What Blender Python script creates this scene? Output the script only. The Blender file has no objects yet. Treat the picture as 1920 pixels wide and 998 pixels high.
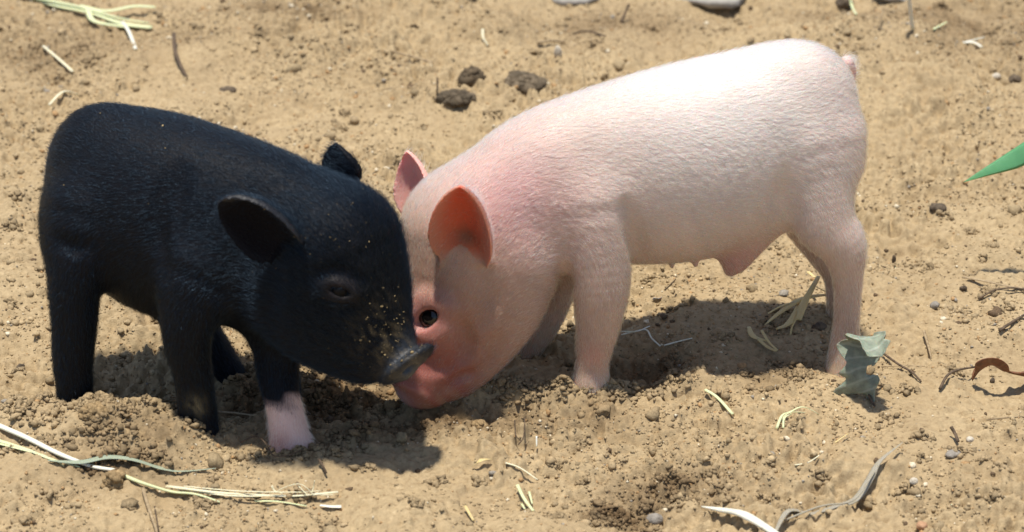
import bpy, math, random
import numpy as np
from mathutils import Vector

# ------------------------------------------------------------------ camera, light, exposure
sc = bpy.context.scene
rng = np.random.default_rng(11)
random.seed(5)
ELEV = math.radians(27.0)      # the camera looks down on the sand by this much
DIST = 2.5                     # metres to the aim point on the ground
FRAME_W = 0.87                 # metres across the frame at that distance
cam_d = bpy.data.cameras.new('camera'); cam = bpy.data.objects.new('camera', cam_d)
sc.collection.objects.link(cam); sc.camera = cam
cam.location = (0, -DIST*math.cos(ELEV), DIST*math.sin(ELEV))
cam.rotation_euler = (math.pi/2-ELEV, 0, 0)
cam_d.sensor_width = 36; cam_d.lens = 36*DIST/FRAME_W
cam_d.clip_start = 0.05; cam_d.clip_end = 500
cam_d.dof.use_dof = True; cam_d.dof.focus_distance = 2.33; cam_d.dof.aperture_fstop = 8.0

SUN_EL, SUN_AZ = math.radians(85.5), math.radians(-125)     # azimuth from +Y towards +X
sunv = Vector((math.sin(SUN_AZ)*math.cos(SUN_EL), math.cos(SUN_AZ)*math.cos(SUN_EL), math.sin(SUN_EL)))
sun_d = bpy.data.lights.new('sun', 'SUN'); sun = bpy.data.objects.new('sun', sun_d)
sc.collection.objects.link(sun); sun.location = sunv*20
sun.rotation_euler = (-sunv).to_track_quat('-Z', 'Y').to_euler()
sun_d.energy = 4.3; sun_d.angle = math.radians(2.5); sun_d.color = (1.0, 0.95, 0.86)
world = bpy.data.worlds.new('World'); sc.world = world; world.use_nodes = True
wn = world.node_tree; bg = wn.nodes['Background']; sky = wn.nodes.new('ShaderNodeTexSky')
sky.sky_type = 'NISHITA'; sky.sun_disc = False; sky.sun_elevation = SUN_EL; sky.sun_rotation = SUN_AZ
wn.links.new(sky.outputs[0], bg.inputs[0]); bg.inputs[1].default_value = 0.105
sc.view_settings.view_transform = 'Standard'; sc.view_settings.look = 'None'
sc.view_settings.gamma = 1; sc.view_settings.use_curve_mapping = False
sc.view_settings.exposure = 0.40
sc.render.engine = 'CYCLES'

# ------------------------------------------------------------------ helpers
CAM = np.array(cam.location); FW = np.array((0, math.cos(ELEV), -math.sin(ELEV)))
UPV = np.array((0, math.sin(ELEV), math.cos(ELEV))); KPX = FRAME_W/DIST/1920
def ray(px, py):
    d = FW + np.array((1., 0, 0))*(px-960)*KPX + UPV*(499-py)*KPX
    return d
def at(px, py, Y):
    d = ray(px, py); return CAM + d*((Y-CAM[1])/d[1])
def m_per_px(P):
    return KPX*float(np.dot(np.asarray(P)-CAM, FW))
def link(o): sc.collection.objects.link(o); return o
def tag(o, label=None, cat=None, group=None, kind=None):
    for k, v in (('label', label), ('category', cat), ('group', group), ('kind', kind)):
        if v: o[k] = v
    return o
def mesh_obj(name, verts, faces, mat, parent=None, smooth=True, col=None, attr='coat'):
    me = bpy.data.meshes.new(name)
    verts = np.asarray(verts, dtype=np.float32)
    if isinstance(faces, np.ndarray):
        n, k = faces.shape
        me.vertices.add(len(verts)); me.vertices.foreach_set('co', verts.ravel())
        me.loops.add(n*k); me.loops.foreach_set('vertex_index', faces.ravel().astype(np.int32))
        me.polygons.add(n); me.polygons.foreach_set('loop_start', np.arange(0, n*k, k, dtype=np.int32))
        me.update(calc_edges=True)
    else:
        me.from_pydata([tuple(map(float, v)) for v in verts], [], faces)
    me.polygons.foreach_set('use_smooth', np.full(len(me.polygons), smooth, dtype=bool))
    if col is not None:
        a = me.attributes.new(attr, 'FLOAT_COLOR', 'POINT')
        c = np.ones((len(verts), 4), dtype=np.float32); c[:, :np.shape(col)[1]] = col
        a.data.foreach_set('color', c.ravel())
    me.validate(); me.update()
    if mat: me.materials.append(mat)
    o = link(bpy.data.objects.new(name, me))
    if parent: o.parent = parent
    return o

class Mat:
    def __init__(s, name, rough=0.8, spec=0.3):
        s.m = bpy.data.materials.new(name); s.m.use_nodes = True
        s.t = s.m.node_tree; s.b = s.t.nodes['Principled BSDF']
        s.b.inputs['Roughness'].default_value = rough; s.b.inputs['Specular IOR Level'].default_value = spec
    def n(s, typ, **kw):
        x = s.t.nodes.new(typ)
        for k, v in kw.items(): setattr(x, k, v)
        return x
    def l(s, a, b): s.t.links.new(a, b)
    def noise(s, scale, detail=3, rough=0.6, coord=None):
        x = s.n('ShaderNodeTexNoise'); x.inputs['Scale'].default_value = scale
        x.inputs['Detail'].default_value = detail; x.inputs['Roughness'].default_value = rough
        if coord is None:
            g = s.n('ShaderNodeNewGeometry'); coord = g.outputs['Position']
        s.l(coord, x.inputs['Vector']); return x.outputs['Fac']
    def ramp(s, fac, stops):
        r = s.n('ShaderNodeValToRGB'); e = r.color_ramp.elements
        while len(e) < len(stops): e.new(0.5)
        for el, (p, c) in zip(e, stops):
            el.position = p; el.color = (*c, 1) if len(c) == 3 else c
        s.l(fac, r.inputs[0]); return r.outputs[0]
    def mix(s, fac, a, b, mode='MIX'):
        x = s.n('ShaderNodeMix', data_type='RGBA', blend_type=mode)
        for v, i in ((fac, 0), (a, 6), (b, 7)):
            if isinstance(v, (int, float)): x.inputs[i].default_value = v
            elif isinstance(v, tuple): x.inputs[i].default_value = (*v, 1)
            else: s.l(v, x.inputs[i])
        return x.outputs[2]
    def attr(s, name):
        x = s.n('ShaderNodeAttribute'); x.attribute_name = name; return x.outputs['Color']
    def bump(s, h, strength, dist):
        x = s.n('ShaderNodeBump'); x.inputs['Strength'].default_value = strength; x.inputs['Distance'].default_value = dist
        s.l(h, x.inputs['Height']); s.l(x.outputs[0], s.b.inputs['Normal'])
    def base(s, c):
        if isinstance(c, tuple): s.b.inputs['Base Color'].default_value = (*c, 1)
        else: s.l(c, s.b.inputs['Base Color'])

def catmull(P, n):
    P = np.asarray(P, dtype=float)
    Q = np.vstack([2*P[0]-P[1], P, 2*P[-1]-P[-2]]); out = []
    for i in range(len(P)-1):
        p0, p1, p2, p3 = Q[i:i+4]
        for t in np.linspace(0, 1, n, endpoint=False):
            out.append(.5*((2*p1)+(-p0+p2)*t+(2*p0-5*p1+4*p2-p3)*t*t+(-p0+3*p1-3*p2+p3)*t**3))
    out.append(P[-1]); return np.array(out)

def value_noise(x, y, cell, seed, n=64):
    r = np.random.default_rng(seed).random((n, n)).astype(np.float32)
    u = x/cell; v = y/cell; i = np.floor(u).astype(int); j = np.floor(v).astype(int)
    f = u-i; g = v-j; f = f*f*(3-2*f); g = g*g*(3-2*g)
    a = r[i % n, j % n]; b = r[(i+1) % n, j % n]; c = r[i % n, (j+1) % n]; d = r[(i+1) % n, (j+1) % n]
    return (a*(1-f)+b*f)*(1-g)+(c*(1-f)+d*f)*g - .5

# ------------------------------------------------------------------ the ground: one sheet of crumbly sand
def flat(px, py, z=0.0):
    d = ray(px, py); return CAM + d*((z-CAM[2])/d[2])
#          px   py   rx    ry    height (metres)
MACRO = [(215, 822, .075, .030, .013), (50, 800, .06, .035, .010), (350, 862, .07, .03, .006), (150, 905, .05, .02, .005),
         (270, 730, .06, .035, -.012), (420, 760, .04, .03, -.010), (545, 872, .045, .022, .004),
         (1290, 722, .030, .022, .012), (1210, 690, .035, .028, -.012), (1480, 672, .05, .03, -.010),
         (965, 752, .050, .022, .012), (860, 772, .05, .018, .011), (780, 778, .035, .014, .007), (690, 770, .05, .035, -.010), (1110, 765, .05, .022, .006),
         (620, 860, .08, .03, -.004), (1560, 735, .06, .03, .004), (1700, 600, .12, .05, .006), (100, 560, .1, .06, .004),
         (980, 160, .05, .03, .006), (600, 60, .15, .08, .012), (1560, 60, .14, .06, .014), (1300, 880, .1, .05, .006),
         (880, 900, .12, .04, -.006), (1750, 850, .12, .06, .005), (300, 60, .1, .05, -.010), (1800, 250, .1, .06, -.006)]
_mac = [(*flat(a, b)[:2], rx, ry, h) for a, b, rx, ry, h in MACRO]
def macro(x, y):
    x = np.asarray(x, dtype=np.float64); y = np.asarray(y, dtype=np.float64); z = np.zeros_like(x+y)
    for cx, cy, rx, ry, h in _mac:
        z += h*np.exp(-((x-cx)/rx)**2-((y-cy)/ry)**2)
    near = np.exp(-(np.maximum(np.abs(x), np.abs(y))/1.2)**4)
    z += .020*value_noise(x+5, y+5, .16, 1) + .017*value_noise(x+5, y+5, .06, 2)+.009*value_noise(x+5, y+5, .033, 7)
    return z + .05*value_noise(x+50, y+50, 1.7, 3)*(1-near)
def stretch(a, b, step, far, g=1.12):
    s = [a]
    while s[-1] < b: s.append(s[-1]+step(s[-1]))
    lo, d = [s[0]], step(s[0])
    while lo[-1] > -far: d *= g; lo.append(lo[-1]-d)
    hi, d = [s[-1]], step(s[-1])
    while hi[-1] < far: d *= g; hi.append(hi[-1]+d)
    return np.array(lo[:0:-1]+s+hi[1:])
GX = stretch(-.60, .60, lambda v: .0015, 60)
GY = stretch(-.50, .72, lambda v: .0015+.0016*max(0, v+.05), 60)
XX, YY = np.meshgrid(GX, GY, indexing='ij')
ZZ = macro(XX, YY)
rid = lambda c, sd: .5-2*np.abs(value_noise(XX+3, YY+3, c, sd, 256))
MICRO = (.0070*value_noise(XX+3, YY+3, .024, 21)+.0060*rid(.0135, 22)+.0062*value_noise(XX+3, YY+3, .0075, 25, 256)+.0054*value_noise(XX+3, YY+3, .0046, 23, 512)
         + .0034*value_noise(XX+3, YY+3, .0028, 24, 512))
patchy = np.clip(.8+1.5*value_noise(XX+9, YY+9, .10, 30)+.5*value_noise(XX+9, YY+9, .035, 33), .30, 1.5)
inview = (np.abs(XX) < .62) & (YY > -.52) & (YY < .75)
ZZ = ZZ + np.where(inview, MICRO*patchy, 0)
# rounded crumbs pressed into the sheet
ncr = 30000
cxs = rng.uniform(-.58, .58, ncr); cys = rng.uniform(-.48, .70, ncr)
crs = np.clip(np.exp(rng.normal(math.log(.0022), .35, ncr)), .0012, .0060)
keep = rng.random(ncr) < np.clip(.55+1.4*value_noise(cxs+4, cys+4, .07, 31), .1, 1)
for x, y, r in zip(cxs[keep], cys[keep], crs[keep]):
    i0, i1 = np.searchsorted(GX, (x-r, x+r)); j0, j1 = np.searchsorted(GY, (y-r, y+r))
    if i1-i0 < 1 or j1-j0 < 1: continue
    d2 = (GX[i0:i1, None]-x)**2+(GY[None, j0:j1]-y)**2
    cap = np.sqrt(np.maximum(r*r-d2, 0))
    w = ZZ[i0:i1, j0:j1]; z0 = w[w.shape[0]//2, w.shape[1]//2]
    np.maximum(w, np.where(cap > 0, z0-.25*r+cap*.85, -9), out=w)
def gz(x, y):
    i = int(np.clip(np.searchsorted(GX, x), 1, len(GX)-1)); j = int(np.clip(np.searchsorted(GY, y), 1, len(GY)-1))
    f = (x-GX[i-1])/(GX[i]-GX[i-1]); g = (y-GY[j-1])/(GY[j]-GY[j-1])
    return float((ZZ[i-1, j-1]*(1-f)+ZZ[i, j-1]*f)*(1-g)+(ZZ[i-1, j]*(1-f)+ZZ[i, j]*f)*g)
def gzv(x, y):
    i = np.clip(np.searchsorted(GX, x), 1, len(GX)-1); j = np.clip(np.searchsorted(GY, y), 1, len(GY)-1)
    f = (x-GX[i-1])/(GX[i]-GX[i-1]); g = (y-GY[j-1])/(GY[j]-GY[j-1])
    return (ZZ[i-1, j-1]*(1-f)+ZZ[i, j-1]*f)*(1-g)+(ZZ[i-1, j]*(1-f)+ZZ[i, j]*f)*g
def on_ground(px, py, lift=0.0):
    z = 0.0
    for _ in range(6):
        p = flat(px, py, z); z = .5*z+.5*(float(macro(p[0], p[1]))+lift)
    p = flat(px, py, z); return np.array((p[0], p[1], max(gz(p[0], p[1])+lift, z)))

# damp, freshly turned soil: a real colour of the sand there
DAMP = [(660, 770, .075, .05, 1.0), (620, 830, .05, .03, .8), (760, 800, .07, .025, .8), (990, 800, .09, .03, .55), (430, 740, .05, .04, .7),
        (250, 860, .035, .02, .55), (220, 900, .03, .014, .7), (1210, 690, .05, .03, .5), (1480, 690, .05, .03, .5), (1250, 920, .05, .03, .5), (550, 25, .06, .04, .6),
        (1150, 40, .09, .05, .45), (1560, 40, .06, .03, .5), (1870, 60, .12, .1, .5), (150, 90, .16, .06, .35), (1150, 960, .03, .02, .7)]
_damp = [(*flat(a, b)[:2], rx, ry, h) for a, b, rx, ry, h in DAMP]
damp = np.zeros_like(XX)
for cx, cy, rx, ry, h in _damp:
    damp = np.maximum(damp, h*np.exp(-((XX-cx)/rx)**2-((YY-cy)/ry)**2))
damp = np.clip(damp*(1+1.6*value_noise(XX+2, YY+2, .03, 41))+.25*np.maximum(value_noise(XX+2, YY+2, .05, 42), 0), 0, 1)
def damp_at(x, y): return damp[np.clip(np.searchsorted(GX, x), 0, len(GX)-1), np.clip(np.searchsorted(GY, y), 0, len(GY)-1)]

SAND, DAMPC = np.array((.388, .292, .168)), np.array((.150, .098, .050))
mg = Mat('sand', .95, .15)
dampn = mg.n('ShaderNodeSeparateColor'); mg.l(mg.attr('coat'), dampn.inputs[0])
v1 = mg.noise(220, 4, .7); v2 = mg.noise(900, 2, .6); v3 = mg.noise(18, 3, .6)
csand = mg.ramp(v1, [(.25, (.20, .132, .066)), (.45, tuple(SAND*.92)), (.60, tuple(SAND*1.08)), (.78, (.52, .41, .25))])
csand = mg.mix(mg.ramp(v3, [(.35, (0, 0, 0)), (.7, (.55, .55, .55))]), csand, (.31, .225, .125))
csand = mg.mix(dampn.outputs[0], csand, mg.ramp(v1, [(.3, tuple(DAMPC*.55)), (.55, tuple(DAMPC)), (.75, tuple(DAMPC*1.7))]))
csand = mg.mix(mg.ramp(v2, [(.70, (0, 0, 0)), (.78, (.8, .8, .8))]), csand, (.62, .54, .40))
csand = mg.mix(mg.ramp(v2, [(.18, (.8, .8, .8)), (.26, (0, 0, 0))]), csand, (.11, .08, .05))
mg.base(csand); mg.bump(v2, .6, .0012)
nx, ny = XX.shape
idx = np.arange(nx*ny).reshape(nx, ny)
gf = np.stack([idx[:-1, :-1], idx[1:, :-1], idx[1:, 1:], idx[:-1, 1:]], -1).reshape(-1, 4)
ground = mesh_obj('ground', np.stack([XX, YY, ZZ], -1).reshape(-1, 3), gf, mg.m, col=np.repeat(damp.reshape(-1, 1), 3, 1))
tag(ground, 'dry tan sandy soil, crumbly and rooted up', 'ground', kind='structure')

# loose crumbs lying on the sheet
def ico(sub):
    import bmesh
    bm = bmesh.new(); bmesh.ops.create_icosphere(bm, subdivisions=sub, radius=1)
    v = np.array([p.co[:] for p in bm.verts]); f = np.array([[q.index for q in p.verts] for p in bm.faces]); bm.free(); return v, f
def lumps(name, P, R, C, mat, sub=1, rough=.22, parent=None, sink=.35, flatten=.8):
    v0, f0 = ico(sub) if sub else (np.array([(1, 0, 0), (0, 1, 0), (-1, 0, 0), (0, -1, 0), (0, 0, 1), (0, 0, -1)], float), np.array([(0, 1, 4), (1, 2, 4), (2, 3, 4), (3, 0, 4), (1, 0, 5), (2, 1, 5), (3, 2, 5), (0, 3, 5)]))
    n = len(P); k = len(v0)
    J = 1+rng.normal(0, rough, (n, k, 1)); S = rng.uniform(.7, 1.25, (n, 1, 3)); S[:, :, 2] *= flatten
    a = rng.uniform(0, 6.28, n); ca, sa = np.cos(a)[:, None], np.sin(a)[:, None]
    V = v0[None]*J*S*R[:, None, None]
    V = np.stack([V[..., 0]*ca-V[..., 1]*sa, V[..., 0]*sa+V[..., 1]*ca, V[..., 2]], -1)+P[:, None, :]
    F = (f0[None]+(np.arange(n)*k)[:, None, None]).reshape(-1, 3)
    return mesh_obj(name, V.reshape(-1, 3), F, mat, parent, col=np.repeat(C, k, 0))
mc = Mat('soil_crumb', .92, .2)
cn = mc.noise(700, 3, .65)
mc.base(mc.mix(.85, mc.attr('coat'), mc.ramp(cn, [(.3, (.6, .6, .6)), (.7, (1.25, 1.25, 1.25))]), 'MULTIPLY')); mc.bump(cn, .5, .001)
def crumb_field(name, n, med, sig, lo, hi, sub, label):
    x = rng.uniform(-.56, .56, n); y = rng.uniform(-.46, .68, n)
    d = damp_at(x, y)
    k = rng.random(n) < np.clip(.40+1.3*value_noise(x+4, y+4, .06, 51)+.6*d, .06, 1); x, y, d = x[k], y[k], d[k]; n = len(x)
    r = np.clip(np.exp(rng.normal(math.log(med), sig, n)), lo, hi)
    z = gzv(x, y)+r*.10
    c = (SAND[None]*(1-d[:, None])+DAMPC[None]*d[:, None])*rng.uniform(.7, 1.25, (n, 1))
    u = rng.random(n)
    c[u < .04] = (.13, .088, .052); c[(u > .06) & (u < .085)] = (.66, .57, .41); c[(u > .085) & (u < .10)] = (.30, .265, .215); c[(u > .10) & (u < .18)] = np.array((.40, .25, .12))*(1-.4*d[(u > .10) & (u < .18), None])
    return tag(lumps(name, np.stack([x, y, z], -1), r, c, mc.m, sub), label, 'soil', kind='stuff')
crumb_field('sand_grains', 120000, .00105, .28, .0006, .0018, 0, 'fine loose grains of tan sand covering the ground')
crumb_field('soil_crumbs', 9000, .0021, .25, .0014, .0034, 1, 'small crumbs of sandy soil scattered over the ground')
crumb_field('soil_clods', 420, .0040, .25, .0030, .0070, 2, 'rounded clods of sandy soil scattered over the ground')

# heaps of crumbs rooted up round the feet and the snouts, and here and there over the sand
anchor = [(140, 790, 60, 22), (60, 800, 70, 26), (230, 815, 90, 22), (370, 825, 60, 16), (545, 862, 70, 18), (650, 790, 90, 50), (610, 740, 60, 40), (860, 770, 110, 18), (990, 760, 90, 22), (1110, 760, 80, 20), (1250, 730, 90, 22),
          (1480, 700, 90, 20), (430, 730, 70, 40), (215, 890, 60, 20), (120, 860, 60, 20), (1240, 925, 60, 30), (1150, 955, 40, 20), (290, 760, 80, 20)]
cp = []
for ax_, ay_, rx_, ry_ in anchor:
    for _ in range(9): cp.append((ax_+rng.normal()*rx_*.6, ay_+rng.normal()*ry_*.6, rng.uniform(.006, .013)))
for _ in range(200): cp.append((rng.uniform(-20, 1940), rng.uniform(20, 990), rng.uniform(.004, .010)))
HP, HR, HC = [], [], []
for px_, py_, rad_ in cp:
    b_ = flat(px_, py_); n_ = int(12+rad_*2600); q_ = rng.normal(size=(n_, 2))*rad_*.55; x_ = b_[0]+q_[:, 0]; y_ = b_[1]+q_[:, 1]*.8
    h_ = np.maximum(0, 1-np.hypot(q_[:, 0], q_[:, 1])/rad_)*rad_*.45*rng.random(n_)
    r_ = np.exp(rng.normal(math.log(.00145), .38, n_)); HP.append(np.stack([x_, y_, gzv(x_, y_)+h_+r_*.2], -1)); HR.append(r_)
    d_ = np.clip(damp_at(x_, y_)[:, None]+.25, 0, 1); HC.append((SAND[None]*(1-d_)+DAMPC[None]*d_)*rng.uniform(.75, 1.25, (n_, 1)))
tag(lumps('soil_heaps', np.vstack(HP), np.concatenate(HR), np.vstack(HC), mc.m, 1, .36), 'heaps of rooted-up soil crumbs round the feet and snouts', 'soil', kind='stuff')

# ------------------------------------------------------------------ flesh: smooth-blended volumes turned into one skin
def smin(a, b, k):
    h = np.clip(.5+.5*(b-a)/k, 0, 1); return b+(a-b)*h-k*h*(1-h)
def frame(u, n):
    u = np.asarray(u, float); u = u/np.linalg.norm(u); n = np.asarray(n, float); n = n-u*(n@u); n /= np.linalg.norm(n)
    return np.stack([u, np.cross(n, u), n]).astype(np.float32)
class Chain:
    def __init__(s, pts, k=.012, lat=None, squash=1.0, sub=4, inner=0):
        s.inner = inner
        c = []
        for px, py, Y, r in pts:
            p = at(px, py, Y); c.append((*p, r*m_per_px(p)))
        s.ctrl = np.array(c); s.c = catmull(c, sub).astype(np.float32); s.k = k; s.lat = lat; s.squash = squash
        s.lo = (s.c[:, :3]-s.c[:, 3:]).min(0)-.035; s.hi = (s.c[:, :3]+s.c[:, 3:]).max(0)+.035
    def __call__(s, P):
        c = s.c[:, :3]; r = s.c[:, 3]
        if s.lat is not None:                              # a body narrower than it is deep
            M = np.eye(3, dtype=np.float32)+(1/s.squash-1)*np.outer(s.lat, s.lat).astype(np.float32)
            P = P@M; c = c@M
        m = c.mean(0); P = P-m; c = c-m; d = None
        ba = c[1:]-c[:-1]; bb = (ba*ba).sum(1); A = P@c[:-1].T; Bm = P@ba.T; pp = np.einsum('ij,ij->i', P, P)
        for i in range(len(ba)):
            dot = Bm[:, i]-c[i]@ba[i]; h = np.clip(dot/bb[i], 0, 1)
            e = np.sqrt(np.maximum(pp-2*A[:, i]+c[i]@c[i]-2*h*dot+h*h*bb[i], 0))-(r[i]+(r[i+1]-r[i])*h)
            d = e if d is None else (smin(d, e, s.inner) if s.inner else np.minimum(d, e))
        return d
class Ell:
    def __init__(s, c, rad, u, n, k=.008, cut=False):
        s.o = np.asarray(c, np.float32); s.r = np.asarray(rad, np.float32); s.M = frame(u, n); s.k = k; s.cut = cut
        s.lo = s.o-s.r.max()-.02; s.hi = s.o+s.r.max()+.02
    def __call__(s, P):
        q = (P-s.o)@s.M.T; a = np.linalg.norm(q/s.r, axis=1); b = np.linalg.norm(q/(s.r*s.r), axis=1)+1e-9
        return a*(a-1)/b
class Path:
    """soft groove or ridge along points on the skin"""
    def __init__(s, P, r, k=.006, cut=True):
        s.c = catmull(P, 4).astype(np.float32); s.r = r; s.k = k; s.cut = cut; s.lo = s.c.min(0)-r-.02; s.hi = s.c.max(0)+r+.02
    def __call__(s, P):
        d = np.full(len(P), 9, np.float32)
        for a, b in zip(s.c[:-1], s.c[1:]):
            ba = b-a; pa = P-a; h = np.clip(pa@ba/(ba@ba+1e-12), 0, 1); d = np.minimum(d, np.linalg.norm(pa-h[:, None]*ba, axis=1)-s.r)
        return d
def groove(f, pts, r, depth, k=.006, cut=True):
    P = np.array([surf(f, *p) for p in pts]); N = grad(f, P); e = np.full(len(P), depth); e[0] *= .2; e[-1] *= .2
    return Path(P+N*((r-e) if cut else (e-r))[:, None], r, k, cut)
class Ear:
    """cupped leaf of skin: base point, axis base->tip, opening direction, length, half width"""
    def __init__(s, base, tip, n, half, cup, curl, th=.0021, k=.006, skew=0.0, blunt=(1.7, .85)):
        s.blunt = blunt
        s.o = np.asarray(base, np.float32); a = np.asarray(tip)-np.asarray(base); s.L = float(np.linalg.norm(a)); s.M = frame(a, n)
        s.lo = np.minimum(s.o, tip)-.05; s.hi = np.maximum(s.o, tip)+.05
        s.half, s.cup, s.curl, s.th, s.k, s.cut, s.skew = half, cup, curl, th, k, False, skew
    def local(s, P): return (P-s.o)@s.M.T
    def sheet(s, q):
        t = np.clip(q[:, 0]/s.L, -.3, 1.05); tt = np.clip(t, 0, 1)
        W = s.half*np.power(np.maximum(1-np.clip((tt-.34)/.67, 0, 1)**s.blunt[0], 0), s.blunt[1])
        W = np.where(t < .34, s.half*(.45+.55*np.sqrt(np.maximum(1-((.34-tt)/.40)**2, 0))), W)
        mid = s.skew*s.half*np.sin(tt*3.14)
        v = q[:, 1]-mid
        ns = s.cup*s.half*((v/s.half)**2)*(1.15-.5*tt)-s.cup*s.half*.35*np.sin(np.clip(tt, 0, 1)*3.0)+s.curl*s.L*tt**2.5
        return t, W, v, ns
    def __call__(s, P):
        q = s.local(P); t, W, v, ns = s.sheet(q)
        a = np.abs(q[:, 2]-ns)*.80-s.th*(1.3-.6*np.clip(t, 0, 1))*(.8+.55*np.clip(v/(W+1e-5), -1.1, 1.1)**4)
        b = (np.abs(v)-W)*.85
        c = np.maximum(q[:, 0]-s.L, -.005-q[:, 0])
        e = np.maximum(b, c)
        return np.where((a > 0) & (e > 0), np.sqrt(a*a+e*e), np.maximum(a, e))
    def inner(s, P):
        q = s.local(P); t, W, v, ns = s.sheet(q)
        return (q[:, 2] > ns) & (np.abs(v) < W*1.1) & (q[:, 2]-ns < .008) & (t > -.1) & (t < 1.1)
    def near(s, P):
        q = s.local(P); t, W, v, ns = s.sheet(q)
        return (np.abs(q[:, 2]-ns) < .006) & (np.abs(v) < W*1.15+.002) & (t > -.02) & (t < 1.1)

def sdf_of(prims):
    def f(P):
        P = np.asarray(P, np.float32); d = np.full(len(P), 9, np.float32)
        for p in prims:
            m = np.nonzero(((P > p.lo) & (P < p.hi)).all(1))[0]
            if not len(m): continue
            e = p(P[m])
            d[m] = -smin(-d[m], e, p.k) if getattr(p, 'cut', False) else np.where(d[m] > 5, e, smin(d[m], e, p.k))
        return d
    return f
def surf(f, px, py):
    d = ray(px, py); d = d/np.linalg.norm(d); t = 1.8
    for _ in range(140):
        e = float(f((CAM+d*t)[None])[0]); t += min(max(e, 0)*.6, .02)
        if e < 2e-4: break
    return CAM+d*t
def grad(f, P, e=.0012):
    P = np.asarray(P, np.float32)
    g = np.stack([f(P+np.array(v, np.float32))-f(P-np.array(v, np.float32)) for v in ((e, 0, 0), (0, e, 0), (0, 0, e))], -1)
    return g/(np.linalg.norm(g, axis=1, keepdims=True)+1e-9)

def skin_mesh(f, lo, hi, h):
    B = 8; n = [int(math.ceil((b-a)/h/B))*B for a, b in zip(lo, hi)]
    lo = np.asarray(lo, np.float32)
    bc = [lo[i]+h*(np.arange(0, n[i], B)+B/2) for i in range(3)]
    C = np.stack(np.meshgrid(*bc, indexing='ij'), -1).reshape(-1, 3).astype(np.float32)
    dc = f(C); D = np.empty([m for m in n], np.float32)
    nb = [m//B for m in n]
    D[:] = np.repeat(np.repeat(np.repeat(np.sign(dc).reshape(nb)*9, B, 0), B, 1), B, 2)
    act = np.nonzero(np.abs(dc) < B*h*.87*1.7)[0]
    off = np.stack(np.meshgrid(*[np.arange(B)]*3, indexing='ij'), -1).reshape(-1, 3)
    bi = np.stack(np.unravel_index(act, nb), -1)*B
    I = (bi[:, None, :]+off[None]).reshape(-1, 3)
    for s in range(0, len(I), 400000):
        q = I[s:s+400000]; D[q[:, 0], q[:, 1], q[:, 2]] = f(lo+q.astype(np.float32)*h)
    inside = D < 0
    c8 = [(a, b, c) for a in (0, 1) for b in (0, 1) for c in (0, 1)]
    sl = lambda a, b, c: (slice(a, n[0]-1+a), slice(b, n[1]-1+b), slice(c, n[2]-1+c))
    cnt = sum(inside[sl(*o)].astype(np.int8) for o in c8)
    cells = np.argwhere((cnt > 0) & (cnt < 8)); vid = np.full([m-1 for m in n], -1, np.int32)
    vid[cells[:, 0], cells[:, 1], cells[:, 2]] = np.arange(len(cells))
    val = {o: D[cells[:, 0]+o[0], cells[:, 1]+o[1], cells[:, 2]+o[2]] for o in c8}
    acc = np.zeros((len(cells), 3)); num = np.zeros(len(cells))
    for a in c8:
        for b in c8:
            if sum(b)-sum(a) == 1 and all(y >= x for x, y in zip(a, b)):
                va, vb = val[a], val[b]; m = (va < 0) != (vb < 0); t = np.where(m, va/(va-vb+1e-12), 0)
                p = np.array(a)[None]+(np.array(b)-np.array(a))[None]*t[:, None]; acc[m] += p[m]; num[m] += 1
    V = lo+(cells+acc/num[:, None])*h
    quads = []
    for ax in range(3):
        s0 = [slice(1, n[i]-1) for i in range(3)]; s0[ax] = slice(0, n[ax]-1); s1 = list(s0); s1[ax] = slice(1, n[ax])
        a, b = inside[tuple(s0)], inside[tuple(s1)]
        e = np.argwhere(a != b)+np.array([s.start for s in s0]); flip = a[a != b]
        o1, o2 = [(0, 0, 0)]*2
        i1, i2 = (ax+1) % 3, (ax+2) % 3
        def cid(d1, d2):
            q = e.copy(); q[:, i1] -= d1; q[:, i2] -= d2; return vid[q[:, 0], q[:, 1], q[:, 2]]
        Q = np.stack([cid(1, 1), cid(0, 1), cid(0, 0), cid(1, 0)], -1); Q[~flip] = Q[~flip][:, ::-1]; quads.append(Q)
    F = np.vstack(quads); F = F[(F >= 0).all(1)]
    E = np.vstack([F[:, [0, 1]], F[:, [1, 2]], F[:, [2, 3]], F[:, [3, 0]]])
    for _ in range(2):
        s = np.zeros_like(V); c = np.zeros(len(V))
        for k in range(3): s[:, k] = np.bincount(E[:, 0], V[E[:, 1], k], len(V))
        c = np.bincount(E[:, 0], minlength=len(V)); V = V*.4+.6*s/np.maximum(c, 1)[:, None]
    return V, F

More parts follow.
